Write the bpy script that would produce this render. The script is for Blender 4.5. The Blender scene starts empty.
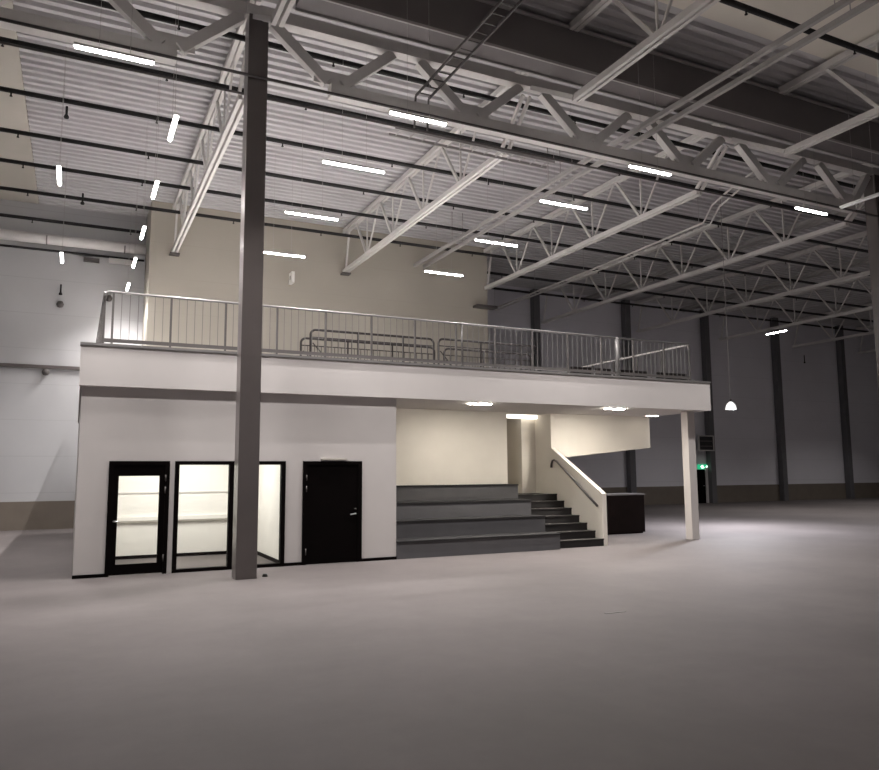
import bpy, math, random
from mathutils import Vector, Matrix

# ------------------------------------------------------------------ camera, world, exposure
scene = bpy.context.scene
COL = scene.collection
YAW, PITCH, ROLL = math.radians(25.91123), math.radians(6.633359), math.radians(-0.355228)
FOCAL_PX, EYE = 747.515, 1.8
fw = Vector((math.sin(YAW) * math.cos(PITCH), math.cos(YAW) * math.cos(PITCH), math.sin(PITCH)))
rt = Vector((math.cos(YAW), -math.sin(YAW), 0))
up = rt.cross(fw)
r2 = rt * math.cos(ROLL) + up * math.sin(ROLL)
u2 = up * math.cos(ROLL) - rt * math.sin(ROLL)
cam_data = bpy.data.cameras.new('camera')
cam = bpy.data.objects.new('camera', cam_data)
COL.objects.link(cam)
cam.matrix_world = Matrix(((r2.x, u2.x, -fw.x, 0), (r2.y, u2.y, -fw.y, 0), (r2.z, u2.z, -fw.z, EYE), (0, 0, 0, 1)))
cam_data.sensor_fit = 'HORIZONTAL'
cam_data.sensor_width = 36.0
cam_data.lens = 36.0 * FOCAL_PX / 879.0
cam_data.clip_start, cam_data.clip_end = 0.05, 300
scene.camera = cam

world = bpy.data.worlds.new('night')
scene.world = world
world.use_nodes = True
world.node_tree.nodes['Background'].inputs[0].default_value = (0.30, 0.30, 0.36, 1)
world.node_tree.nodes['Background'].inputs[1].default_value = 0.02

scene.view_settings.view_transform = 'Standard'
scene.view_settings.look = 'None'
scene.view_settings.gamma = 1.0
scene.view_settings.use_curve_mapping = False
scene.view_settings.exposure = 0.0
scene.cycles.use_denoising = True
scene.cycles.max_bounces = 10
scene.cycles.diffuse_bounces = 6

STRIP_W = 75.0        # glow of the hall's linear lamp diffusers
LAMP_W = 168.0        # light each linear lamp throws (watts)
LAMP_SPREAD = 122     # degrees
ROOM_W = 95.0         # lamp inside the small glazed room (watts)
SOFFIT_W = 350.0       # strips in the soffit under the mezzanine

room_lamp = bpy.data.lights.new('room_lamp', 'AREA')
room_lamp.shape = 'RECTANGLE'
room_lamp.size, room_lamp.size_y = 2.4, 1.2
room_lamp.energy = ROOM_W
room_lamp.color = (1.0, 0.965, 0.92)
ro = bpy.data.objects.new('room_lamp', room_lamp)
ro.location = (2.0, 16.1, 2.52)
COL.objects.link(ro)

# ------------------------------------------------------------------ helpers
def tag(o, label=None, cat=None, group=None, kind=None):
    if label: o['label'] = label
    if cat: o['category'] = cat
    if group: o['group'] = group
    if kind: o['kind'] = kind
    return o

def empty(name, loc=(0, 0, 0), label=None, cat=None, group=None):
    o = bpy.data.objects.new(name, None)
    o.empty_display_size = 0.2
    o.location = loc
    COL.objects.link(o)
    return tag(o, label, cat, group)

class MB:
    """collects shapes, builds ONE mesh object"""
    def __init__(s):
        s.v, s.f, s.smooth = [], [], []
    def add(s, vs, fs, smooth=False):
        n = len(s.v)
        s.v += [tuple(v) for v in vs]
        s.f += [tuple(i + n for i in f) for f in fs]
        s.smooth += [smooth] * len(fs)
        return s
    def box(s, x0, x1, y0, y1, z0, z1):
        vs = [(x, y, z) for z in (z0, z1) for y in (y0, y1) for x in (x0, x1)]
        return s.add(vs, [(0, 2, 3, 1), (4, 5, 7, 6), (0, 1, 5, 4), (2, 6, 7, 3), (0, 4, 6, 2), (1, 3, 7, 5)])
    def bar(s, a, b, w, h=None):
        """rectangular bar from a to b; w = width across, h = other side"""
        h = h or w
        a, b = Vector(a), Vector(b)
        d = (b - a).normalized()
        ref = Vector((0, 0, 1)) if abs(d.z) < 0.95 else Vector((0, 1, 0))
        x = d.cross(ref).normalized() * (w / 2)
        y = d.cross(x).normalized() * (h / 2)
        vs = [p + sx * x + sy * y for p in (a, b) for sx, sy in ((-1, -1), (1, -1), (1, 1), (-1, 1))]
        return s.add(vs, [(0, 1, 2, 3), (7, 6, 5, 4), (0, 4, 5, 1), (1, 5, 6, 2), (2, 6, 7, 3), (3, 7, 4, 0)])
    def tube(s, pts, r, n=8, caps=True):
        pts = [Vector(p) for p in pts]
        vs, fs = [], []
        px = None
        for i, p in enumerate(pts):
            d = (pts[min(i + 1, len(pts) - 1)] - pts[max(i - 1, 0)]).normalized()
            if px is None:
                ref = Vector((0, 0, 1)) if abs(d.z) < 0.9 else Vector((1, 0, 0))
                px = d.cross(ref).normalized()
            else:
                px = (px - d * px.dot(d)).normalized()
            py = d.cross(px)
            for k in range(n):
                t = 2 * math.pi * k / n
                vs.append(p + r * (math.cos(t) * px + math.sin(t) * py))
        for i in range(len(pts) - 1):
            for k in range(n):
                a, b = i * n + k, i * n + (k + 1) % n
                fs.append((a, b, b + n, a + n))
        s.add(vs, fs, True)
        if caps:
            m = len(s.v) - len(vs)
            s.f += [tuple(m + k for k in reversed(range(n))), tuple(m + (len(pts) - 1) * n + k for k in range(n))]
            s.smooth += [False, False]
        return s
    def lathe(s, prof, c, n=20):
        """prof: (radius, z) list, revolved about the z axis at c"""
        vs, fs = [], []
        for r, z in prof:
            for k in range(n):
                t = 2 * math.pi * k / n
                vs.append((c[0] + r * math.cos(t), c[1] + r * math.sin(t), c[2] + z))
        for i in range(len(prof) - 1):
            for k in range(n):
                a, b = i * n + k, i * n + (k + 1) % n
                fs.append((a, b, b + n, a + n))
        return s.add(vs, fs, True)
    def prism(s, poly, axis, a, b):
        """poly of 2D points extruded from a to b along axis 'x','y' or 'z'"""
        def P(p, t):
            return {'x': (t, p[0], p[1]), 'y': (p[0], t, p[1]), 'z': (p[0], p[1], t)}[axis]
        n = len(poly)
        vs = [P(p, a) for p in poly] + [P(p, b) for p in poly]
        fs = [tuple(range(n)), tuple(reversed(range(n, 2 * n)))]
        fs += [(i, i + n, (i + 1) % n + n, (i + 1) % n) for i in range(n)]
        return s.add(vs, fs)
    def mesh(s, name, mat):
        me = bpy.data.meshes.new(name)
        me.from_pydata(s.v, [], s.f)
        me.polygons.foreach_set('use_smooth', s.smooth)
        me.materials.append(mat)
        me.update()
        import bmesh
        bm = bmesh.new(); bm.from_mesh(me)
        bmesh.ops.recalc_face_normals(bm, faces=bm.faces)
        bm.to_mesh(me); bm.free()
        return me
    def build(s, name, mat, parent=None, bevel=0):
        o = bpy.data.objects.new(name, s.mesh(name, mat))
        COL.objects.link(o)
        if parent: 
            o.parent = parent
            # shapes are written in world space: keep them there
            o.matrix_parent_inverse = Matrix.Translation(-world_loc(parent))
        if bevel:
            m = o.modifiers.new('bevel', 'BEVEL'); m.width = bevel; m.segments = 2; m.limit_method = 'ANGLE'
        return o

def world_loc(o):
    l = Vector(o.location)
    if o.parent:
        l = o.matrix_parent_inverse @ l + world_loc(o.parent)
    return l

def inst(name, mesh, parent):
    o = bpy.data.objects.new(name, mesh)
    COL.objects.link(o)
    o.parent = parent
    return o

def copy_thing(root, loc, label, group=None):
    """copy a thing, its parts and their sub-parts"""
    c = root.copy(); COL.objects.link(c); c.location = loc
    c['label'] = label
    if group: c['group'] = group
    for ch in list(root.children):
        d = ch.copy(); COL.objects.link(d); d.parent = c
        for g in list(ch.children):
            e = g.copy(); COL.objects.link(e); e.parent = d
    return c

def B(*a): return MB().box(*a)

# ------------------------------------------------------------------ materials
def mat(name, col, rough=0.6, metal=0.0, var=0.06, scale=2.0, bump=0.0, bscale=60, spec=0.5):
    m = bpy.data.materials.new(name); m.use_nodes = True
    nt = m.node_tree; N = nt.nodes; L = nt.links
    b = N['Principled BSDF']
    b.inputs['Roughness'].default_value = rough
    b.inputs['Metallic'].default_value = metal
    b.inputs['Specular IOR Level'].default_value = spec
    tc = N.new('ShaderNodeTexCoord')
    no = N.new('ShaderNodeTexNoise'); no.inputs['Scale'].default_value = scale; no.inputs['Detail'].default_value = 5
    L.new(tc.outputs['Object'], no.inputs['Vector'])
    rp = N.new('ShaderNodeValToRGB')
    rp.color_ramp.elements[0].position, rp.color_ramp.elements[1].position = 0.3, 0.7
    rp.color_ramp.elements[0].color = tuple(max(0, c * (1 - var)) for c in col) + (1,)
    rp.color_ramp.elements[1].color = tuple(min(1, c * (1 + var)) for c in col) + (1,)
    L.new(no.outputs['Fac'], rp.inputs['Fac'])
    L.new(rp.outputs['Color'], b.inputs['Base Color'])
    if bump:
        n2 = N.new('ShaderNodeTexNoise'); n2.inputs['Scale'].default_value = bscale
        L.new(tc.outputs['Object'], n2.inputs['Vector'])
        bp = N.new('ShaderNodeBump'); bp.inputs['Strength'].default_value = bump; bp.inputs['Distance'].default_value = 0.01
        L.new(n2.outputs['Fac'], bp.inputs['Height']); L.new(bp.outputs['Normal'], b.inputs['Normal'])
    return m

def emit(name, col, strength):
    m = bpy.data.materials.new(name); m.use_nodes = True
    nt = m.node_tree
    b = nt.nodes['Principled BSDF']
    b.inputs['Base Color'].default_value = tuple(col) + (1,)
    b.inputs['Emission Color'].default_value = tuple(col) + (1,)
    b.inputs['Emission Strength'].default_value = strength
    return m

def panel_wall(name, col, seam=1.2, dark=0.9):
    """wall cladding of horizontal panels: seams by a wave along z"""
    m = mat(name, col, 0.55, 0, 0.03, 0.6)
    nt = m.node_tree; N = nt.nodes; L = nt.links
    b = N['Principled BSDF']
    geo = N.new('ShaderNodeNewGeometry')
    sep = N.new('ShaderNodeSeparateXYZ'); L.new(geo.outputs['Position'], sep.inputs[0])
    mod = N.new('ShaderNodeMath'); mod.operation = 'PINGPONG'; mod.inputs[1].default_value = seam / 2
    L.new(sep.outputs['Z'], mod.inputs[0])
    lt = N.new('ShaderNodeMath'); lt.operation = 'LESS_THAN'; lt.inputs[1].default_value = 0.012
    L.new(mod.outputs[0], lt.inputs[0])
    src = b.inputs['Base Color'].links[0].from_socket
    mx = N.new('ShaderNodeMix'); mx.data_type = 'RGBA'
    L.new(lt.outputs[0], mx.inputs[0]); L.new(src, mx.inputs[6])
    mx.inputs[7].default_value = tuple(c * dark for c in col) + (1,)
    L.new(mx.outputs[2], b.inputs['Base Color'])
    return m

M = {}
def floor_mat():
    m = bpy.data.materials.new('power_floated_concrete'); m.use_nodes = True
    nt = m.node_tree; N = nt.nodes; L = nt.links
    b = N['Principled BSDF']; b.inputs['Roughness'].default_value = 0.5
    b.inputs['Specular IOR Level'].default_value = 0.25
    geo = N.new('ShaderNodeNewGeometry')
    def noise(sc, det, rough=0.55):
        n = N.new('ShaderNodeTexNoise'); n.inputs['Scale'].default_value = sc
        n.inputs['Detail'].default_value = det; n.inputs['Roughness'].default_value = rough
        L.new(geo.outputs['Position'], n.inputs['Vector']); return n
    a, c = noise(0.35, 6), noise(3.0, 6, 0.7)
    rp = N.new('ShaderNodeValToRGB')
    rp.color_ramp.elements[0].position, rp.color_ramp.elements[1].position = 0.35, 0.68
    rp.color_ramp.elements[0].color = (0.100, 0.088, 0.085, 1)
    rp.color_ramp.elements[1].color = (0.140, 0.124, 0.121, 1)
    L.new(a.outputs['Fac'], rp.inputs['Fac'])
    r3 = N.new('ShaderNodeValToRGB')
    r3.color_ramp.elements[0].position, r3.color_ramp.elements[1].position = 0.3, 0.7
    r3.color_ramp.elements[0].color = (0.9, 0.9, 0.9, 1); r3.color_ramp.elements[1].color = (1, 1, 1, 1)
    L.new(c.outputs['Fac'], r3.inputs['Fac'])
    mx = N.new('ShaderNodeMix'); mx.data_type = 'RGBA'; mx.blend_type = 'MULTIPLY'; mx.inputs[0].default_value = 1
    L.new(rp.outputs['Color'], mx.inputs[6]); L.new(r3.outputs['Color'], mx.inputs[7])
    L.new(mx.outputs[2], b.inputs['Base Color'])
    rr = N.new('ShaderNodeMapRange'); rr.inputs['To Min'].default_value = 0.62; rr.inputs['To Max'].default_value = 0.78
    L.new(a.outputs['Fac'], rr.inputs['Value']); L.new(rr.outputs[0], b.inputs['Roughness'])
    return m

M['floor'] = floor_mat()
M['deck'] = mat('corrugated_steel_deck', (0.50, 0.492, 0.50), 0.45, 0.0, 0.05, 0.8)
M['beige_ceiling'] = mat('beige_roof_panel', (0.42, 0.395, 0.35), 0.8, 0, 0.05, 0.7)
M['beige_near'] = mat('lifted_beige_roof_panel', (0.72, 0.68, 0.61), 0.8, 0, 0.05, 0.7)  # same beige panels, colour lightened to stand in for missing light
M['wall'] = panel_wall('pale_grey_wall_panel', (0.46, 0.46, 0.47))
M['wall_far'] = panel_wall('brightened_grey_wall_panel', (0.66, 0.65, 0.69))  # colour raised and cooled in place of more, bluer light on these panels
M['beige_wall'] = panel_wall('beige_wall_panel', (0.39, 0.362, 0.31), 1.2, 0.96)
M['deck_top'] = mat('bounce_deck_paint', (0.72, 0.70, 0.69), 0.6, 0, 0.03)  # unseen deck top, pale so it bounces light onto the beige wall
M['plinth'] = mat('brown_plinth', (0.16, 0.135, 0.11), 0.7)
M['plaster'] = mat('white_plaster', (0.53, 0.50, 0.485), 0.7, 0, 0.025, 1.5, 0.05)
M['cream'] = mat('cream_painted_wall', (0.66, 0.62, 0.555), 0.7, 0, 0.03, 1.5)
M['white_in'] = mat('white_room_paint', (0.80, 0.78, 0.74), 0.6, 0, 0.02)
M['steel_white'] = mat('white_painted_steel', (0.62, 0.60, 0.58), 0.45, 0, 0.05, 3)
M['steel_grey'] = mat('grey_painted_steel', (0.36, 0.345, 0.335), 0.5, 0, 0.06, 3)
M['column'] = mat('dark_grey_column_paint', (0.105, 0.090, 0.086), 0.28, 0, 0.06, 3, spec=0.8)
M['column_far'] = mat('charcoal_column_paint', (0.12, 0.118, 0.125), 0.6, 0, 0.06, 3)
M['duct_dark'] = mat('dark_grey_sheet', (0.13, 0.118, 0.118), 0.6, 0, 0.08, 1.0)
M['galv'] = mat('galvanised_steel', (0.19, 0.182, 0.178), 0.42, 0.3, 0.08, 6)
M['rail'] = mat('grey_railing_steel', (0.095, 0.087, 0.084), 0.45, 0.1, 0.08, 6)
M['barrier'] = mat('dark_barrier_steel', (0.015, 0.012, 0.012), 0.7, 0.0, 0.1, 6, spec=0.15)
M['pipe'] = mat('black_pipe', (0.006, 0.005, 0.005), 0.7, 0, 0.1, 4)
M['conduit'] = mat('dark_conduit', (0.07, 0.062, 0.06), 0.5, 0, 0.1, 4)
M['black'] = mat('black_door_paint', (0.0022, 0.0012, 0.0012), 0.6, 0, 0.1, 3, spec=0.06)
M['black_box'] = mat('black_stained_board', (0.008, 0.005, 0.005), 0.6, 0, 0.2, 5, spec=0.1)
M['box_top'] = mat('grey_board_top', (0.16, 0.155, 0.16), 0.6)
M['chrome'] = mat('brushed_chrome', (0.75, 0.75, 0.75), 0.3, 0.9, 0.03)
M['tier'] = mat('grey_tier_carpet', (0.088, 0.085, 0.090), 0.9, 0, 0.05, 3)
M['tread'] = mat('charcoal_tread', (0.013, 0.012, 0.013), 0.85, 0, 0.1, 12)
M['step'] = mat('black_step', (0.009, 0.007, 0.007), 0.7, 0, 0.1, 8)
M['step_nose'] = mat('dark_grey_step_nosing', (0.11, 0.10, 0.097), 0.7, 0, 0.1, 8)
M['vent'] = mat('vent_grille_paint', (0.36, 0.34, 0.30), 0.6)
M['housing'] = mat('lamp_housing_white', (0.55, 0.54, 0.53), 0.5)
M['wire'] = mat('steel_wire', (0.42, 0.40, 0.39), 0.4, 0.5)
M['white_pipe'] = mat('white_round_duct', (0.62, 0.60, 0.59), 0.4)
M['sign_dark'] = mat('dark_sign_face', (0.02, 0.018, 0.02), 0.5)
M['sign_frame'] = mat('pale_sign_frame', (0.5, 0.48, 0.47), 0.5)
M['socket'] = mat('black_floor_socket', (0.01, 0.01, 0.01), 0.5)
M['strip'] = emit('lit_diffuser', (1.0, 0.955, 0.935), STRIP_W)
M['off_strip'] = mat('unlit_diffuser', (0.75, 0.75, 0.76), 0.4)
M['soffit'] = emit('lit_soffit_strip', (1.0, 0.93, 0.83), SOFFIT_W)
M['landing_lamp'] = emit('lit_landing_strip', (1.0, 0.94, 0.84), 2.6)
M['soffit_bright'] = emit('bright_soffit_strip', (1.0, 0.93, 0.83), SOFFIT_W * 1.9)
M['soffit_dim'] = emit('dim_soffit_strip', (1.0, 0.93, 0.83), 12.0)
M['exit'] = emit('lit_green_exit', (0.02, 0.36, 0.17), 1.2)
M['exit_white'] = emit('lit_white_pictogram', (0.75, 1.0, 0.85), 2.0)
M['bulb'] = emit('lit_bulb', (0.93, 0.93, 1.0), 20)
M['shade'] = emit('glowing_glass_shade', (0.95, 0.93, 0.90), 1.3)

def glass():
    m = bpy.data.materials.new('clear_glass'); m.use_nodes = True
    nt = m.node_tree; N = nt.nodes; L = nt.links
    N.remove(N['Principled BSDF'])
    t = N.new('ShaderNodeBsdfTransparent'); t.inputs[0].default_value = (0.95, 0.96, 0.95, 1)
    g = N.new('ShaderNodeBsdfGlossy'); g.inputs['Roughness'].default_value = 0.02
    fr = N.new('ShaderNodeFresnel'); fr.inputs[0].default_value = 1.3
    mx = N.new('ShaderNodeMixShader')
    L.new(fr.outputs[0], mx.inputs[0]); L.new(t.outputs[0], mx.inputs[1]); L.new(g.outputs[0], mx.inputs[2])
    L.new(mx.outputs[0], N['Material Output'].inputs[0])
    return m
M['glass'] = glass()

def struct(name, mb, m, label=None, cat=None):
    o = mb.build(name, M[m]); tag(o, label, cat, None, 'structure'); return o

# ------------------------------------------------------------------ hall shell
ZD = 11.0                      # underside of the roof deck
XL, XR, YN, YB, YBL = -6.0, 64.0, -9.0, 31.3, 28.2
FY, WY = 14.55, 14.67          # fascia plane and wall plane of the mezzanine block
struct('floor', B(XL - .2, XR + .2, YN - .2, YB + .2, -0.2, 0), 'floor', 'pale grey concrete hall floor', 'floor')
# corrugated deck: trapezoid profile along Y, ribs run along X
prof = []
y = 10.5
while y < YB + 0.2:
    prof += [(y, ZD), (y + .12, ZD), (y + .15, ZD + .08), (y + .27, ZD + .08)]
    y += .30
prof.append((y, ZD))
deck = MB()
vs = [(x, a, b) for x in (-1.5, XR + .2) for a, b in prof]
n = len(prof)
deck.add(vs, [(i, i + 1, n + i + 1, n + i) for i in range(n - 1)])
deck.box(-1.5, XR + .2, 10.5, YB + .2, ZD + .2, ZD + .35)
struct('ceiling', deck, 'deck', 'grey corrugated steel roof deck', 'ceiling')
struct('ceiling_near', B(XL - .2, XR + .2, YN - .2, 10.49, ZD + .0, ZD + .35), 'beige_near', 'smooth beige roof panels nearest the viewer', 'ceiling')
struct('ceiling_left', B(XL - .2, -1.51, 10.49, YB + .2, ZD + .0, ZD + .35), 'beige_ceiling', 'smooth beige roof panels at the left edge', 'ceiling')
struct('wall_back_left', B(XL, 1.95, YBL, YBL + .2, 0, ZD), 'wall', 'pale grey back wall left of the beige block', 'wall')
struct('wall_back_right', B(15.0, XR, YB, YB + .2, 0, ZD + .15), 'wall_far', 'dimly lit grey far wall of the right hall', 'wall')
struct('wall_left', B(XL - .2, XL, YN, YB + .2, 0, ZD), 'wall', 'pale grey left hall wall', 'wall')
struct('wall_right', B(XR, XR + .2, YN, YB, 0, ZD), 'wall_far', 'grey right hall wall', 'wall')
struct('wall_near', B(XL, XR, YN - .2, YN, 0, ZD), 'wall_far', 'grey hall wall behind the viewer', 'wall')
struct('wall_beige', B(1.95, 15.0, 26.3, YB + .1, 0, ZD + .12), 'beige_wall', 'beige block rising behind the mezzanine', 'wall')
struct('baseboard_back_left', B(XL, 1.95, YBL - .04, YBL, 0, .92), 'plinth', 'brown plinth along the left back wall', 'baseboard')
struct('baseboard_back_right', B(15.0, XR, YB - .04, YB, 0, .95), 'plinth', 'brown plinth along the far right wall', 'baseboard')

# ------------------------------------------------------------------ mezzanine block
ZS, ZT = 3.36, 4.13            # soffit and top of the slab
fw_ = MB()
for a in ((.05, .55, 0, 3.40), (.55, 1.58, 2.03, 3.40), (1.58, 1.67, 0, 3.40), (1.67, 3.74, 2.03, 3.40),
          (3.74, 4.09, 0, 3.40), (4.09, 5.33, 2.03, 3.40), (5.33, 6.10, 0, 3.40)):
    fw_.box(a[0], a[1], WY, WY + .15, a[2], a[3])
struct('wall_front', fw_, 'plaster', 'white front wall of the two storey block with doors and glazing', 'wall')
struct('wall_side_left', B(.05, .20, WY + .15, 26.3, 0, ZS), 'plaster', 'left end wall of the white block', 'wall')
struct('wall_partition', B(5.95, 6.10, WY + .15, 17.1, 0, ZS), 'plaster', 'end wall beside the seating tiers', 'wall')
struct('wall_tribune', B(6.10, 10.2, 16.95, 17.1, 0, ZS), 'cream', 'cream wall behind the seating tiers', 'wall')
struct('wall_landing_left', B(10.05, 10.2, 17.1, 18.6, 0, ZS), 'cream')
struct('wall_landing_back', MB().box(11.15, 11.60, 17.75, 18.75, 1.2, ZS + .2).box(10.05, 11.15, 18.6, 18.75, 1.2, ZS + .2), 'cream', 'cream wall at the head of the black stairs', 'wall')
struct('floor_landing', B(10.2, 11.60, 16.76, 18.75, 0, 1.2), 'step')
struct('wall_stair', MB().prism([(14.83, 0), (14.83, 1.25), (16.97, 2.43), (16.97, ZS), (26.3, ZS), (26.3, 0)], 'x', 11.60, 11.72),
       'cream', 'cream sloping side wall of the black stairs', 'wall')
slab = MB().box(.02, 14.9, FY + .12, 26.3, ZS + .04, ZT - .04).box(.02, 6.1, FY + .12, WY, ZS + .02, ZS + .04)
slab.box(6.1, 14.9, FY + .12, 16.95, ZS, ZS + .04).box(10.2, 14.9, 16.95, 26.3, ZS, ZS + .04)
struct('floor_mezzanine', slab, 'plaster', 'white mezzanine slab and soffit', 'floor')
struct('floor_mezzanine_deck', B(.03, 14.89, FY + .13, 26.29, ZT - .04, ZT - .001), 'deck_top', 'mezzanine floor made pale to bounce light', 'floor')
struct('trim_1', B(0, 15.02, FY, FY + .12, ZS, ZT - .05).box(14.9, 15.02, FY + .12, 26.3, ZS, ZT - .05), 'plaster', 'white fascia band of the mezzanine', 'trim')
struct('trim_2', B(-.01, 15.03, FY - .025, FY + .14, ZT - .05, ZT), 'galv', 'thin metal cap on the mezzanine fascia', 'trim')
struct('baseboard_front', MB().box(.04, .55, WY - .02, WY, 0, .06).box(3.74, 4.09, WY - .02, WY, 0, .06).box(5.33, 6.11, WY - .02, WY, 0, .06),
       'black', 'black skirting of the white front wall', 'baseboard')
struct('wall_bulkhead', MB().prism([(11.721, ZS), (11.721, 2.15), (12.15, 2.19), (15.06, 2.46), (15.06, ZS)], 'y', 16.97, 17.9),
       'cream', 'cream enclosure of the upper stair hanging under the mezzanine', 'wall')
# glazed room
struct('wall_room_back', B(.2, 5.95, 17.5, 17.6, 0, ZS), 'white_in')
struct('wall_room_right', B(3.76, 3.86, WY + .15, 17.5, 0, ZS), 'white_in')
struct('wall_room_left', B(.2, .24, WY + .15, 17.5, 0, ZS), 'white_in')
struct('ceiling_room', B(.24, 3.76, WY + .15, 17.5, 2.6, 2.7), 'white_in')
struct('baseboard_room', MB().box(.24, 3.76, 17.47, 17.5, 0, .07).box(3.73, 3.76, WY + .15, 17.47, 0, .07), 'black')
o = tag(MB().box(.24, 3.73, 17.44, 17.5, .765, .80).build('cable_trunking', M['vent']),
        'grey cable trunking across the back wall of the glazed room', 'trunking')
MB().box(.24, 3.73, 17.44, 17.5, .80, .88).build('trunking_lid', M['white_in'], o)
tag(MB().box(.24, 3.73, 17.48, 17.5, 1.375, 1.40).build('wall_rail', M['plaster']), 'thin pale rail high on the back wall inside the glazed room', 'rail')

# door with glass
d = empty('door_1', (1.065, WY, 0), 'black framed glass door at the left of the white front wall', 'door'); d['kind'] = 'structure'
MB().box(.55, .62, WY - .03, WY + .12, 0, 2.03).box(1.51, 1.58, WY - .03, WY + .12, 0, 2.03).box(.62, 1.51, WY - .03, WY + .12, 1.96, 2.03).build('door_frame', M['black'], d)
MB().box(.62, .72, WY - .01, WY + .05, .02, 1.96).box(1.41, 1.51, WY - .01, WY + .05, .02, 1.96).box(.72, 1.41, WY - .01, WY + .05, .02, .20).box(.72, 1.41, WY - .01, WY + .05, 1.76, 1.96).build('door_leaf', M['black'], d)
MB().box(.72, 1.41, WY + .015, WY + .025, .20, 1.76).build('glass_pane', M['glass'], d)
MB().tube([(.66, WY - .01, .96), (.66, WY - .06, .96), (.76, WY - .06, .96)], .012).build('handle', M['chrome'], d)
for z in (.28, 1.50, 1.72):
    MB().tube([(1.51, WY - .035, z - .06), (1.51, WY - .035, z + .06)], .012).build('hinge', M['conduit'], d)
d = empty('window_1', (2.7, WY, 0), 'tall black framed glazing of the lit room beside the glass door', 'window'); d['kind'] = 'structure'
fr = MB().box(1.67, 1.75, WY - .03, WY + .1, 0, 2.03).box(3.66, 3.74, WY - .03, WY + .1, 0, 2.03).box(2.66, 2.75, WY - .03, WY + .1, 0, 2.03)
fr.box(1.75, 2.66, WY - .03, WY + .1, 1.96, 2.03).box(2.75, 3.66, WY - .03, WY + .1, 1.96, 2.03).box(1.75, 2.66, WY - .03, WY + .1, 0, .06).box(2.75, 3.66, WY - .03, WY + .1, 0, .06)
fr.build('window_frame', M['black'], d)
for a, b in ((1.75, 2.66), (2.75, 3.66)):
    MB().box(a, b, WY + .03, WY + .04, .06, 1.96).build('glass_pane', M['glass'], d)
d = empty('door_2', (4.71, WY, 0), 'solid black door with a chrome handle right of the glazing', 'door'); d['kind'] = 'structure'
MB().box(4.09, 4.17, WY - .03, WY + .12, 0, 2.03).box(5.25, 5.33, WY - .03, WY + .12, 0, 2.03).box(4.17, 5.25, WY - .03, WY + .12, 1.96, 2.03).build('door_frame', M['black'], d)
MB().box(4.17, 5.25, WY - .005, WY + .05, .01, 1.96).build('door_leaf', M['black'], d)
MB().tube([(5.19, WY, .97), (5.19, WY - .06, .97), (5.07, WY - .06, .955)], .014).build('handle', M['chrome'], d)
MB().lathe([(.0, -.025), (.022, -.025), (.022, .0), (0, .0)], (5.19, WY - .02, 1.08), 10).build('lock', M['conduit'], d)
for z in (.25, 1.48, 1.70):
    MB().tube([(4.16, WY - .035, z - .06), (4.16, WY - .035, z + .06)], .012).build('hinge', M['conduit'], d)
tag(B(4.45, 5.0, WY - .06, WY, 2.05, 2.08).build('door_closer', M['vent']), 'slim pale strip fixed over the solid black door', 'door closer')

# post under the right end
p = tag(MB().box(14.62, 14.87, 15.0, 15.24, 0, ZS).build('post', M['plaster'], bevel=.006), 'white square post under the right end of the mezzanine', 'post')
p['kind'] = 'structure'

# seating tiers
t = empty('seating_tiers', (8.15, 14.65, 0), 'four broad grey carpeted seating tiers against the cream wall', 'bleacher')
for i in range(4):
    y0 = 14.65 + .6 * i
    MB().box(6.102, 10.2, y0, y0 + .6 if i < 3 else 16.948, 0, .37 * (i + 1) - .035).build('tier', M['tier'], t)
    MB().box(6.102, 10.21, y0 - .02, y0 + .6 if i < 3 else 16.948, .37 * (i + 1) - .035, .37 * (i + 1)).build('tread', M['tread'], t)
# stairs
t = empty('staircase', (10.98, 14.8, 0), 'short black staircase between the grey tiers and cream side wall', 'stairs')
for i in range(7):
    y0, hz = 14.83 + .32 * i, 1.2 / 7
    s = MB().box(10.215, 11.598, y0, y0 + .32 if i < 6 else 16.759, 0, hz * (i + 1) - .03).build('step', M['step'], t)
    MB().box(10.215, 11.598, y0 - .015, y0 + .32 if i < 6 else 16.759, hz * (i + 1) - .03, hz * (i + 1)).build('tread', M['step'], s)
    MB().box(10.215, 11.598, y0 - .018, y0 + .03, hz * (i + 1), hz * (i + 1) + .006).build('nosing', M['step_nose'], s)
# stair handrail
h = tag(MB().tube([(11.53, 16.88, 1.90), (11.53, 16.87, 2.00), (11.53, 16.82, 2.08), (11.53, 16.74, 2.10), (11.53, 16.62, 2.06), (11.53, 14.95, .95)], .030, 8)
        .build('stair_handrail', M['conduit']), 'dark tube handrail on the cream stair side wall', 'handrail')
for f in (.1, .5, .9):
    yy, zz = 16.62 + (14.95 - 16.62) * f, 2.06 + (.95 - 2.06) * f
    MB().tube([(11.53, yy, zz - .015), (11.53, yy, zz - .05), (11.599, yy, zz - .05)], .008, 6).build('bracket', M['conduit'], h)
# black cabinet
c = empty('cabinet', (14.33, 17.6, 0), 'black box cabinet with grey top right of the staircase', 'cabinet')
MB().box(13.66, 15.0, 17.25, 18.0, .04, 1.10).build('body', M['black_box'], c)
MB().box(13.64, 15.02, 17.23, 18.02, 1.10, 1.14).build('top', M['box_top'], c)
MB().box(13.70, 14.96, 17.30, 17.98, 0, .04).build('base', M['black'], c)
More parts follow.
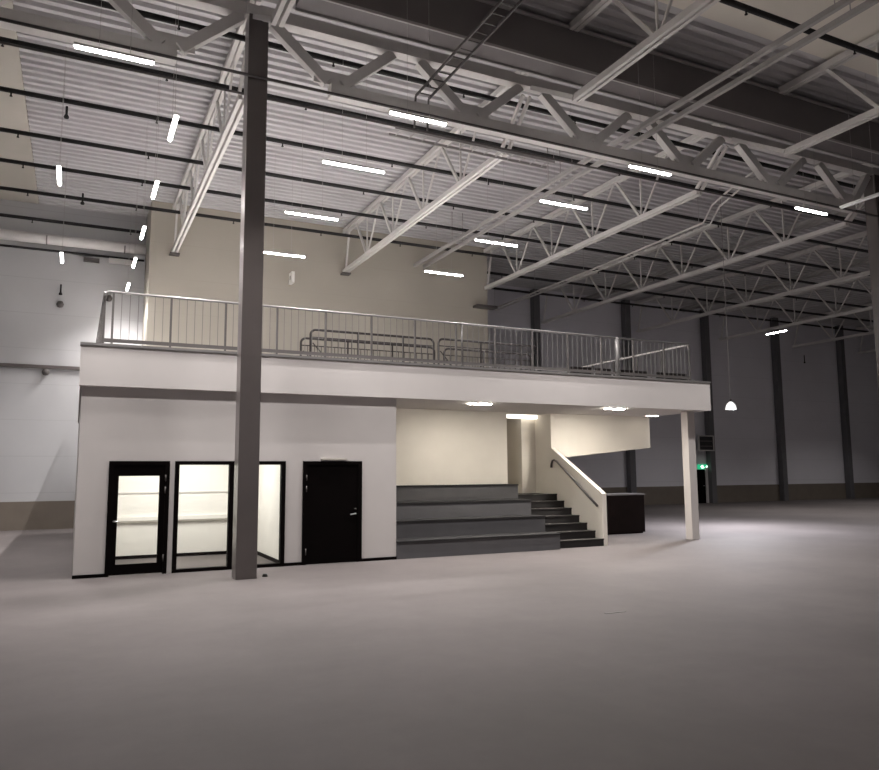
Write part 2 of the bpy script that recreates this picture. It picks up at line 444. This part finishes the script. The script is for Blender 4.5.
# corridor fittings
tag(B(10.60, 11.58, 17.60, 17.70, ZS - .10, ZS).build('linear_lamp', M['landing_lamp']), 'lit strip lamp over the stair landing', 'lamp')
g = tag(B(10.80, 11.12, 18.56, 18.6, 3.02, 3.28).build('vent_grille', M['vent']), 'small square ventilation grille above the stair landing', 'vent')
for k in range(5):
    MB().box(10.82, 11.10, 18.545, 18.56, 3.05 + k * .045, 3.065 + k * .045).build('slat', M['steel_grey'], g)
for lab, x0, x1, y0 in (('lit flat strip in the soffit over the seating tiers', 8.06, 8.60, 14.96),
                        ('lit flat strip in the soffit over the stair side wall', 11.90, 12.42, 14.90),
                        ('short lit strip in the soffit nearest the white post', 14.55, 14.90, 16.40)):
    s = empty('soffit_light', ((x0 + x1) / 2, y0 + .1, ZS), lab, 'ceiling light', 'soffit lights under the mezzanine')
    MB().box(x0 - .015, x1 + .015, y0 - .015, y0 + .145, ZS - .012, ZS).build('frame', M['housing'], s)
    MB().box(x0, x1, y0, y0 + .13, ZS - .022, ZS - .012).build('diffuser', M['soffit' if x0 < 9 else 'soffit_bright' if x0 < 14 else 'soffit_dim'], s)

# ------------------------------------------------------------------ mezzanine railings
def railing(name, label, a, b, nb, off=0.0, top='galv'):
    """a, b: base corner points (x, y); posts ~ every metre, balusters between"""
    A, Bv = Vector((a[0], a[1], ZT)), Vector((b[0], b[1], ZT))
    ln = (Bv - A).length
    root = empty(name, A, label, 'railing', 'mezzanine railings')
    H = Vector((0, 0, .99))
    dn = (Bv - A).normalized()
    MB().tube([A + H - Vector((0, 0, .14)), A + H - Vector((0, 0, .06)) + dn * .015, A + H + dn * .05, Bv + H], .024, 10).build('top_rail', M[top], root)
    MB().bar(A + Vector((0, 0, .09)), Bv + Vector((0, 0, .09)), .025, .07).build('bottom_rail', M['rail'], root)
    n = round(ln / 1.02)
    pm = MB().box(-.019, .019, -.019, .019, 0, .97).mesh('post', M['rail'])
    bmm = MB().tube([(0, 0, .09), (0, 0, .975)], .006, 6, False).mesh('baluster', M['galv'])
    for i in range(n + 1 - (off > 0)):
        q = A + (Bv - A) * ((i + off) / n)
        o = inst('post', pm, root); o.location = q - A
        if i + off < n - .5:
            for k in range(1, nb):
                o = inst('baluster', bmm, root); o.location = (Bv - A) * ((i + off + k / nb) / n)
    return root
rf = railing('railing', 'long front railing of the mezzanine with slim balusters', (.36, 14.72), (14.50, 14.72), 7, .14)
railing('railing', 'left end railing of the mezzanine running back from the corner', (.36, 14.76), (.36, 26.2), 7)
rr_ = railing('railing', 'right end railing of the mezzanine running back from the corner', (14.54, 14.76), (14.54, 19.9), 7, 0.0, 'steel_white')
MB().tube([(12.1, 14.70, ZT), (12.1, 14.70, ZT + 1.0)], .045, 10).build('end_post', M['galv'], rf)
MB().tube([(7.72, 14.72, ZT), (7.72, 14.72, ZT + .98)], .022, 8).build('end_post', M['rail'], rf)
for lab, x0, x1 in (('black floor board by the right railing post, leftmost of four', 10.75, 11.35), ('black floor board left of the thick railing post', 11.5, 11.95),
                    ('black floor board right of the thick railing post', 12.25, 13.1), ('black floor board at the right corner of the railing', 13.45, 14.45)):
    tag(B(x0, x1, 14.78, 14.84, ZT - .04, ZT + .20).build('floor_board', M['black_box']), lab, 'board', 'black boards along the mezzanine edge')

# crowd barriers
def barrier(loc, ln, label, ht=.95):
    root = empty('crowd_barrier', loc, label, 'barrier', 'steel barriers parked on the mezzanine')
    L0 = Vector(loc)
    def arc(cx, cz, r, a0, a1, n=6):
        return [(cx + r * math.cos(math.radians(a0 + (a1 - a0) * i / n)), 0, cz + r * math.sin(math.radians(a0 + (a1 - a0) * i / n))) for i in range(n + 1)]
    pts = [(0, 0, .12)] + arc(.12, ht - .12, .12, 180, 90) + arc(ln - .12, ht - .12, .12, 90, 0) + [(ln, 0, .12), (0, 0, .12)]
    MB().tube([Vector(p) + L0 for p in pts], .026, 8).build('frame', M['barrier'], root)
    for z in (ht - .17, .30):
        MB().tube([L0 + Vector((0, 0, z)), L0 + Vector((ln, 0, z))], .013, 6).build('cross_rail', M['barrier'], root)
    for k in range(1, int(ln / .16)):
        x = ln * k / int(ln / .16)
        r = .022 if k % 7 == 0 else .007
        MB().tube([L0 + Vector((x, 0, .12)), L0 + Vector((x, 0, ht - (.01 if r > .01 else .17)))], r, 6).build('bar', M['barrier'], root)
    for x in (.30, ln - .30):
        MB().tube([L0 + Vector((x, -.28, 0)), L0 + Vector((x, -.2, .03)), L0 + Vector((x, 0, .14)), L0 + Vector((x, .2, .03)), L0 + Vector((x, .28, 0))], .016, 6).build('foot', M['barrier'], root)
    MB().tube([L0 + Vector((.05, 0, ht - .3)), L0 + Vector((.45, .0, .14))], .013, 6).build('brace', M['barrier'], root)
    return root
barrier((4.62, 16.1, ZT), 3.05, 'long dark steel barrier behind the railing left of centre, nearest the edge', .86)
barrier((4.62, 16.9, ZT), 3.45, 'low dark steel barrier standing behind the longest barrier', .80)
barrier((7.80, 16.1, ZT), 2.85, 'dark steel barrier right of the longest barrier, nearest the edge', .88)
barrier((8.35, 16.9, ZT), 2.6, 'dark steel barrier at the right, behind its neighbour by the railing', .80)

# ------------------------------------------------------------------ columns
def column(label, x0, x1, y0, y1, z1, m):
    r = tag(MB().box(x0, x1, y0, y1, 0, z1).build('column', M[m], bevel=.008), label, 'column')
    r['kind'] = 'structure'
    return r
column('tall dark grey square column before the white front wall', 2.54, 2.90, 13.20, 13.56, 10.29, 'column')
column('tall dark grey column at the right edge of the photo', 20.46, 20.82, 13.20, 13.56, 10.29, 'column')
for x, lab in ((20.6, 'charcoal wall column seen over the railing beside the beige block'), (26.4, 'charcoal wall column seen below the hanging cream enclosure'),
               (32.1, 'charcoal wall column beside the dark notice board'), (37.8, 'charcoal wall column right of the hanging bell lamp'),
               (43.7, 'charcoal wall column near the right edge of the photo'), (49.5, 'charcoal wall column farthest right on the far wall')):
    column(lab, x * .994 - .18, x * .994 + .18, YB - .385, YB - .045, 10.9, 'column_far')

# ------------------------------------------------------------------ girder along X
def girder(label, xa, xb, nodes_bottom, nodes_top):
    root = empty('girder', (xa, 13.38, 9.1), label, 'girder', 'main girders over the columns')
    MB().box(xa, xb, 13.26, 13.50, 10.30, 10.52).build('top_chord', M['steel_white'], root)
    MB().box(nodes_bottom[0] - .1, nodes_bottom[-1] + .1, 13.26, 13.50, 9.09, 9.33).build('bottom_chord', M['steel_white'], root)
    for b in nodes_bottom:
        MB().box(b - .42, b + .42, 13.36, 13.40, 9.331, 9.60).build('gusset', M['steel_white'], root)
        for t_ in nodes_top:
            if abs(t_ - b) < 1.7:
                s = 1 if t_ > b else -1
                MB().bar((b + s * .16, 13.38, 9.36), (t_ - s * .3, 13.38, 10.28), .17, .20).build('brace', M['steel_white'], root)
    return root
girder('main lattice girder spanning right from the tall front column', 2.5, 20.9, [4.25 + 3.05 * k for k in range(6)], [2.72 + 3.05 * k for k in range(6)] + [20.66])
girder('main lattice girder running left from the tall front column', -5.98, 2.49, [-4.9, -1.85, 1.2], [-3.38, -.33, 2.72])
girder('main lattice girder running out past the right edge column', 20.91, 39.5, [22.55 + 3.05 * k for k in range(6)], [21.02 + 3.05 * k for k in range(7)])

# dark sheet duct within the roof depth
dd = empty('box_duct', (16, 12.1, 9.95), 'broad dark rectangular duct crossing the roof beside the main girder', 'duct')
MB().box(3.15, 34, 11.75, 12.22, 9.97, 10.82).build('body', M['duct_dark'], dd)
MB().box(3.15, 34, 11.71, 11.749, 9.93, 9.985).box(3.15, 34, 12.221, 12.26, 9.93, 9.985).build('edge_angle', M['steel_grey'], dd)
MB().box(3.15, 34, 11.71, 11.749, 10.80, 10.85).build('upper_angle', M['steel_grey'], dd)

# ------------------------------------------------------------------ roof trusses along Y
def chord(y0, y1, z, w=.075, gap=.05, h=.13):
    return MB().box(-gap / 2 - w, -gap / 2, y0, y1, z - h / 2, z + h / 2).box(gap / 2, gap / 2 + w, y0, y1, z - h / 2, z + h / 2)
ZBc, ZTc = 9.30, 10.86
def truss_meshes(y0, y1, tn, bn, near):
    """list of (part name, mesh) in the truss's own frame (x = 0)"""
    out = []
    W = M['steel_white']
    yt0, yt1 = (y0, 11.74) if near else (13.55, y1)
    out.append(('top_chord', chord(yt0, yt1, ZTc, .09, .03, .15).mesh('top_chord', W)))
    out.append(('bottom_chord', chord(y0, y1, ZBc).mesh('bottom_chord', W)))
    for b in bn:
        for t_ in tn:
            if abs(t_ - b) < 1.4:
                thick = (t_ > b)
                s = 1 if t_ > b else -1
                out.append(('diagonal', MB().bar((0, b + s * .06, ZBc + .05), (0, t_ - s * .06, ZTc - .06), .07 if thick else .045, .07 if thick else .045).mesh('diagonal', W)))
        out.append(('vertical', MB().bar((0, b, ZBc + .06), (0, b, ZTc - .07), .04, .04).mesh('vertical', W)))
    if near:
        for sx in (-.09, .09):
            out.append(('end_strut', MB().bar((sx, 11.68, ZBc), (sx, 13.20, 10.24), .06, .09).mesh('end_strut', W)))
    else:
        for sx in (-.09, .09):
            out.append(('end_strut', MB().bar((sx, y0 + .08, ZBc), (sx, 13.55, 10.24), .06, .09).mesh('end_strut', W)))
        out.append(('end_strut', MB().bar((0, y1 - .08, ZBc), (0, y1 - .5, ZTc - .06), .06, .06).mesh('end_strut', W)))
    return out
def truss(label, x, meshes, group):
    r = empty('roof_truss', (x, 0, 0), label, 'roof truss', group)
    for nm, me in meshes: inst(nm, me, r)
    return r
P = 2.35
short = truss_meshes(14.5, 26.24, [15.62 + P * k for k in range(5)], [16.80 + P * k for k in range(4)], False)
longt = truss_meshes(14.5, 31.25, [15.62 + P * k for k in range(7)], [16.80 + P * k for k in range(6)], False)
near = truss_meshes(-4.0, 11.74, [10.6 - P * k for k in range(6)], [11.70 - P * k for k in range(1, 6)], True)
G1 = 'white roof trusses beyond the main girder'
for x, ms, lab in ((2.72, short, 'white roof truss directly behind the tall front column'),
                   (8.82, short, 'white roof truss ending on the middle of the beige wall'),
                   (14.92, short, 'white roof truss ending at the right edge of the beige wall'),
                   (21.02, longt, 'white roof truss reaching the far wall, first right of the beige block'),
                   (27.12, longt, 'white roof truss above the mezzanine right corner, second right of the beige block'),
                   (33.22, longt, 'white roof truss behind the bell lamp cord, third right of the beige block'),
                   (39.32, longt, 'white roof truss at the far right, fourth right of the beige block'),
                   (45.42, longt, 'white roof truss farthest to the right against the far wall')):
    truss(lab, x, ms, G1)
G2 = 'white roof trusses on the near side of the main girder'
for x, lab in ((2.72, 'near roof truss meeting the top of the tall front column'), (8.82, 'near roof truss crossing the dark duct at top centre'),
               (14.92, 'near roof truss crossing the dark duct at top right')):
    truss(lab, x, near, G2)

# pairs of slender roof beams between the trusses
for lab, xs, y0, y1 in (('pair of grey slender beams between the two middle trusses', (11.66, 12.08), -4, 26.2),
                        ('pair of grey roof beams between trusses of the right hall', (23.5, 23.9), 13.6, 31.2),
                        ('pair of grey roof beams in the far right bay', (30.0, 30.4), 13.6, 31.2)):
    r = empty('roof_beams', (xs[0], y0, 10.7), lab, 'roof beam', 'paired roof beams')
    for x in xs:
        if y0 < 0:
            MB().box(x - .045, x + .045, y0, y1, 9.80, 9.91).build('beam', M['steel_grey'], r)
            for yy in (2, 8, 16.9, 22.9):
                MB().tube([(x, yy, 9.91), (x, yy, ZD + .02)], .012, 6).build('hanger_rod', M['steel_grey'], r)
        else:
            MB().box(x - .06, x + .06, y0, y1, 10.64, 10.78).build('beam', M['steel_grey'], r)

# ------------------------------------------------------------------ sprinkler pipes along X
def pipe(label, y, z, x0, x1, r=.058):
    root = tag(MB().tube([(x0, y, z), (x1, y, z)], r, 8).build('sprinkler_pipe', M['pipe']), label, 'pipe', 'black sprinkler pipes under the roof')
    k = x0 + 1.2
    while k < min(x1, 34):
        MB().tube([(k, y, z - .03), (k, y, z - .12)], .018, 6).lathe([(.0, -.12), (.03, -.12), (.03, -.135), (0, -.135)], (k, y, z), 8).build('sprinkler_head', M['pipe'], root)
        k += 3.05
    return root
ORD = ['first', 'second', 'third', 'fourth', 'fifth']
pipe('black sprinkler pipe over the near beige roof panels', 9.15, 10.3, 3.5, 40)
pipe('black sprinkler pipe seen through the main girder', 14.10, 10.3, -5.9, 40)
for i, yy in enumerate((16.17, 18.35, 20.62, 22.7, 25.0)):
    pipe('black sprinkler pipe, %s beyond the main girder' % ORD[i], yy, 10.3, -5.9, 50)
pipe('black sprinkler pipe short run left of the beige block', 27.7, 10.3, -5.9, 1.9)
pipe('black sprinkler pipe in the far right hall, second from the far wall', 27.3, 10.3, 15.1, 60)
pipe('black sprinkler pipe in the far right hall, nearest the far wall', 29.6, 10.3, 15.1, 60)

# conduits by the girder
tag(MB().tube([(-5.9, 13.14, 9.06), (39, 13.14, 8.95)], .028, 6).build('conduit', M['conduit']), 'dark conduit crossing in front of the tall column', 'conduit', 'conduits along the girder')
tag(MB().tube([(-5.9, 13.66, 9.32), (39, 13.66, 9.32)], .02, 6).build('conduit', M['conduit']), 'thin dark conduit behind the girder, upper one', 'conduit', 'conduits along the girder')
tag(MB().tube([(-5.9, 13.70, 8.95), (39, 13.70, 8.93)], .022, 6).build('conduit', M['conduit']), 'thin dark conduit behind the girder, lower one', 'conduit', 'conduits along the girder')

# cable ladders
def ladder(label, pts, w, side, m='steel_grey', step=.3, hang=()):
    """two stringers along pts, rungs between; side = unit vector across"""
    root = empty('cable_ladder', pts[0], label, 'cable ladder', 'cable ladders under the roof')
    S = Vector(side) * (w / 2)
    for s in (-1, 1):
        mb = MB()
        for a, b in zip(pts, pts[1:]):
            mb.bar(Vector(a) + S * s, Vector(b) + S * s, .022, .06)
        mb.build('stringer', M[m], root)
    for a, b in zip(pts, pts[1:]):
        a, b = Vector(a), Vector(b)
        n = max(1, int((b - a).length / step))
        for k in range(n):
            q = a + (b - a) * ((k + .5) / n)
            MB().bar(q - S, q + S, .02, .02).build('rung', M[m], root)
    for yy in hang:
        xx = pts[0][0] - (.18 if yy < 18 else 0) * 1.0 - .15
        MB().tube([(xx, yy, 9.6), (xx, yy, ZD + .06)], .008, 6).build('hanger_rod', M['steel_grey'], root)
    return root
ladder('cable ladder passing under the dark duct towards the main girder', [(6.22, 3, 9.62), (6.22, 13.55, 9.62), (6.22, 13.62, 8.95)], .3, (1, 0, 0), 'conduit')
ladder('cable ladder along the underside of the main girder', [(5.7, 13.95, 8.95), (9.7, 13.95, 8.92)], .35, (0, 1, 0), 'steel_grey')
ladder('long cable ladder sweeping from the beige block up to the girder', [(17.95, 31.0, 9.6), (17.95, 22.5, 9.6), (17.75, 17.0, 9.6), (17.0, 15.9, 9.7), (16.6, 14.7, 9.8), (16.5, 13.9, 9.9)], .3, (1, 0, 0), 'steel_white', .3, (30.5, 27, 23.5, 20, 17.2))

# ------------------------------------------------------------------ strip lamps
ZL = 8.0
def strip_proto(along, length=1.07, lit=True, top=None):
    hx, hy = (length / 2, .024) if along == 'x' else (.024, length / 2)
    hb = MB().box(-hx - .02, hx + .02, -hy - .012, hy + .012, .03, .07).mesh('housing', M['housing'])
    df = MB().box(-hx, hx, -hy, hy, 0, .03).mesh('diffuser', M['strip' if lit else 'off_strip'])
    wm = []
    for s in (-1, 1):
        x, yv = (s * hx * .4, 0) if along == 'x' else (0, s * hy * .4)
        wm.append(MB().tube([(x, yv, .065), (x, yv, ZD - ZL + (.135 if not top else top - ZD))], .0035, 5, False).mesh('hanging_wire', M['wire']))
    r = empty('strip_light', (0, 0, 0), 'x', 'strip light', 'hanging strip lights')
    inst('housing', hb, r); inst('diffuser', df, r)
    for w in wm: inst('hanging_wire', w, r)
    if lit:
        ld = bpy.data.lights.new('tube_light', 'AREA')
        ld.shape = 'RECTANGLE'; ld.size, ld.size_y = 2 * hx, 2 * hy
        ld.energy = LAMP_W; ld.spread = math.radians(LAMP_SPREAD); ld.color = (1.0, 0.955, 0.935)
        lo = inst('tube_light', ld, r); lo.location = (0, 0, -.025)
    return r
px_, pl_, py_ = strip_proto('x'), strip_proto('x', 1.3), strip_proto('y')
XLIGHTS = [(.26, 11.57, 'lit strip lamp at upper left between the beige panels and the column'),
           (5.20, 11.49, 'lit strip lamp under the girder right of the column, first of its line'),
           (10.52, 11.54, 'lit strip lamp under the girder in the middle of the roof'),
           (-2.5, -5.0, 'added fill strip lamp behind the viewer, leftmost of four'),  # this row of four is added, unseen, to brighten the near ceiling
           (4.0, -5.0, 'added fill strip lamp behind the viewer, second of four from the left'),
           (10.5, -5.0, 'added fill strip lamp behind the viewer, third of four from the left'),
           (17.0, -5.0, 'added fill strip lamp behind the viewer, rightmost of four')]
XLONG = [(4.88, 13.98, 'lit strip lamp right of the column, second of its line'),
         (4.93, 17.21, 'lit strip lamp right of the column, third of its line'),
         (5.08, 20.71, 'lit strip lamp before the beige wall just right of the column'),
         (10.08, 13.98, 'lit strip lamp at centre, second of the middle line'),
         (10.12, 17.20, 'lit strip lamp at centre, third of the middle line'),
         (10.21, 20.64, 'lit strip lamp before the right part of the beige wall')]
YLIGHTS = [(1.33, 13.74, 'lit strip lamp seen end on left of the column, largest of its row'),
           (1.32, 17.02, 'lit strip lamp seen end on, second of the row left of the column'),
           (1.32, 20.31, 'lit strip lamp seen end on, third of the row left of the column'),
           (1.32, 23.40, 'lit strip lamp seen end on beside the white duct end'),
           (1.33, 26.59, 'lit strip lamp seen end on above the left railing, farthest of its row'),
           (-.57, 17.04, 'lit strip lamp seen end on near the left beige panels'),
           (-.61, 23.71, 'lit strip lamp seen end on below the white duct at left'),
           (28.5, 17.20, 'lit strip lamp of the far right hall, just outside the right edge of the photo'),
           (34.5, 17.2, 'added fill strip lamp of the far right hall, well outside the right edge of the photo'),  # from here to the farthest one: unseen lamps added to lift the right hall
           (34.5, 11.5, 'added fill strip lamp of the right hall under the girder, outside the photo'),
           (28.5, 11.3, 'added fill strip lamp of the right hall under the girder, first outside the photo'),
           (40.5, 23.5, 'added fill strip lamp near the far wall, outside the right edge'),
           (40.5, 17.2, 'added fill strip lamp of the far right hall, farthest outside the right edge'),
           (28.5, 23.49, 'lit strip lamp in the far right hall above the bell lamp')]
for proto, lst in ((px_, XLIGHTS), (pl_, XLONG), (py_, YLIGHTS)):
    for i, (x, yv, lab) in enumerate(lst):
        if i == 0:
            proto.location = (x, yv, ZL); proto['label'] = lab
        else:
            copy_thing(proto, (x, yv, ZL), lab)
under = strip_proto('x', 1.07, True, 9.97)
under.location = (15.78, 11.8, ZL); under['label'] = 'lit strip lamp under the girder at the right'
off = strip_proto('y', 1.2, False)
off.location = (16.25, 10.76, ZL); off['label'] = 'unlit white strip lamp beside the column at the right edge'

# ------------------------------------------------------------------ bell pendant
PX, PY, PZ = 18.72, 17.3, 3.72
pl = empty('pendant_lamp', (PX, PY, PZ), 'glowing white bell shaped pendant lamp on a long cord', 'pendant lamp')
MB().lathe([(.165, 0), (.16, .06), (.135, .14), (.09, .20), (.05, .235), (.03, .25), (.026, .25), (.045, .23), (.085, .19), (.128, .13), (.152, .06), (.157, 0), (.165, 0)], (PX, PY, PZ), 24).build('shade', M['shade'], pl)
MB().lathe([(0, .02), (.06, .03), (.085, .07), (.07, .12), (0, .16)], (PX, PY, PZ), 16).build('bulb', M['bulb'], pl)
MB().lathe([(0, .33), (.03, .32), (.034, .25), (0, .245)], (PX, PY, PZ), 12).build('cap', M['conduit'], pl)
MB().tube([(PX, PY, PZ + .32), (PX, PY, ZD + .13)], .011, 6).build('cord', M['steel_grey'], pl)

pd = bpy.data.lights.new('pendant_light', 'AREA'); pd.shape = 'DISK'; pd.size = .2; pd.energy = 700; pd.spread = math.radians(165); pd.color = (0.93, 0.93, 1.0)
po = bpy.data.objects.new('pendant_light', pd); COL.objects.link(po); po.parent = pl; po.location = (0, 0, .012)

# ------------------------------------------------------------------ far wall fittings
e = tag(B(31.08, 31.93, YB - .08, YB - .002, 1.86, 2.12).build('exit_sign', M['exit']), 'small lit green exit sign above the far black door', 'exit sign')
MB().box(31.31, 31.43, YB - .10, YB - .08, 1.90, 2.08).box(31.43, 31.51, YB - .10, YB - .08, 1.94, 1.98).box(31.23, 31.31, YB - .10, YB - .08, 1.98, 2.02).build('running_figure', M['exit_white'], e)
MB().prism([(31.61, 1.99), (31.73, 2.08), (31.73, 2.02), (31.85, 2.02), (31.85, 1.96), (31.73, 1.96), (31.73, 1.90)], 'y', YB - .10, YB - .08).build('arrow', M['exit_white'], e)
dr = empty('door_3', (31.23, YB, 0), 'black door in the far wall beside the white post', 'door'); dr['kind'] = 'structure'
MB().box(30.53, 31.55, YB - .08, YB - .045, 0, 1.84).build('door_leaf', M['black'], dr)
MB().box(31.55, 31.73, YB - .12, YB - .045, 0, 1.95).box(30.38, 30.53, YB - .12, YB - .045, 0, 1.95).build('door_frame', M['sign_frame'], dr)
MB().tube([(31.43, YB - .08, .95), (31.43, YB - .14, .95), (31.33, YB - .14, .95)], .015, 6).build('handle', M['chrome'], dr)
sg = empty('notice_board', (31.48, YB - .4, 2.9), 'dark notice board with pale frame hung on the far wall column', 'board')
MB().box(30.88, 31.88, YB - .44, YB - .39, 2.92, 3.66).build('face', M['sign_dark'], sg)
MB().box(30.80, 30.88, YB - .46, YB - .39, 2.86, 3.72).box(31.88, 31.96, YB - .46, YB - .39, 2.86, 3.72).box(30.88, 31.88, YB - .46, YB - .39, 3.66, 3.72).box(30.88, 31.88, YB - .46, YB - .39, 2.86, 2.92).build('frame', M['sign_frame'], sg)
for z in (3.10, 3.38):
    MB().box(30.94, 31.82, YB - .45, YB - .44, z, z + .05).build('line', M['column'], sg)

# ------------------------------------------------------------------ left back wall fittings
wd = empty('round_duct', (-1, 27.5, 9.58), 'white round duct high across the left back wall', 'duct')
MB().tube([(-5.9, 27.5, 9.57), (1.90, 27.5, 9.62)], .17, 20).build('body', M['white_pipe'], wd)
for x in (-4.2, -1.2, 1.2):
    MB().tube([(x, 27.5, 9.58), (x + .04, 27.5, 9.58)], .18, 20).build('collar', M['galv'], wd)
tag(MB().tube([(-5.9, 28.0, 9.36), (1.9, 28.0, 9.36)], .04, 8).build('water_pipe', M['pipe']), 'black pipe along the left back wall below the white duct', 'pipe')
tag(MB().box(-5.9, 1.94, 28.08, 28.19, 5.33, 5.44).build('cable_duct', M['column']), 'grey conduit rail halfway up the left back wall', 'conduit')
def hanger(label, x, yv, z0, z1, cat='sensor'):
    r = empty('ceiling_sensor', (x, yv, z0), label, cat, 'dark hanging sensors')
    MB().tube([(x, yv, z0 + .05), (x, yv, z1)], .03, 6).build('stem', M['pipe'], r)
    MB().lathe([(0, 0), (.05, .01), (.06, .05), (.03, .10), (0, .11)], (x, yv, z0), 10).build('sensor_head', M['pipe'], r)
    return r
hanger('dark hanging sensor under the roof at upper left', -.55, 18.9, 10.12, 10.42)
hanger('dark hanging sensor on the left back wall below the end lamp', -.70, 28.0, 7.85, 8.22)
hanger('dark hanging sensor before the far right wall', 38.9, 30.2, 8.1, 8.6)
hanger('dark hanging sensor beside the first left row of lamps', -.15, 24.2, 9.85, 10.2)
bl = tag(MB().lathe([(0, -.12), (.08, -.10), (.12, 0), (.08, .10), (0, .12)], (-1.02, 28.05, 5.20), 14).build('wall_ball', M['conduit']), 'small dark ball fitting under the grey rail on the left wall', 'fitting')
for x, z, lab in ((-0.70, 7.55, 'small dark ball fitting below the hanging sensor on the left wall'), (0.81, 7.91, 'small dark ball fitting on the back wall seen through the left railing')):
    tag(MB().lathe([(0, -.12), (.08, -.10), (.12, 0), (.08, .10), (0, .12)], (x, 28.09, z), 14).build('wall_ball', M['conduit']), lab, 'fitting')
bx = tag(MB().box(-.05, .45, 27.9, 28.1, 9.12, 9.24).build('wall_box', M['conduit']), 'small dark box beside the pipe on the left back wall', 'box')
tag(MB().box(.75, 1.55, 27.86, 28.1, 9.14, 9.30).build('wall_unit', M['white_pipe']), 'pale unit on the left back wall under the white duct', 'unit')

# beige wall fittings
w = empty('projecting_plate', (6.68, 26.2, 8.73), 'small white square plate on the beige wall right of the column', 'plate')
MB().box(6.66, 6.76, 25.7, 26.1, 8.55, 8.95).build('plate', M['white_in'], w)
MB().box(6.64, 6.66, 25.83, 25.97, 8.68, 8.82).build('centre_panel', M['steel_grey'], w)
MB().box(6.69, 6.73, 26.1, 26.3, 8.70, 8.78).build('bracket', M['galv'], w)
tag(B(14.3, 15.25, 25.9, 26.29, 8.42, 8.52).build('wall_bracket', M['conduit']), 'dark flat bracket at the right corner of the beige wall', 'bracket')
for x, lab in ((2.72, 'small dark bearing plate under the truss end left of the column'), (8.82, 'small dark bearing plate under the truss end mid beige wall')):
    tag(B(x - .16, x + .16, 26.0, 26.29, 9.17, 9.23).build('bearing_plate', M['conduit']), lab, 'bracket')

# floor bits
tag(MB().lathe([(0, .05), (.035, .05), (.05, .0), (0, 0)], (3.08, 13.38, 0), 12).build('floor_socket', M['socket']), 'small black floor socket beside the tall column', 'socket')
tag(MB().box(6.14, 6.46, 7.85, 7.885, 0, .005).build('floor_scratch', M['conduit']), 'thin dark scratch on the pale floor', 'mark')
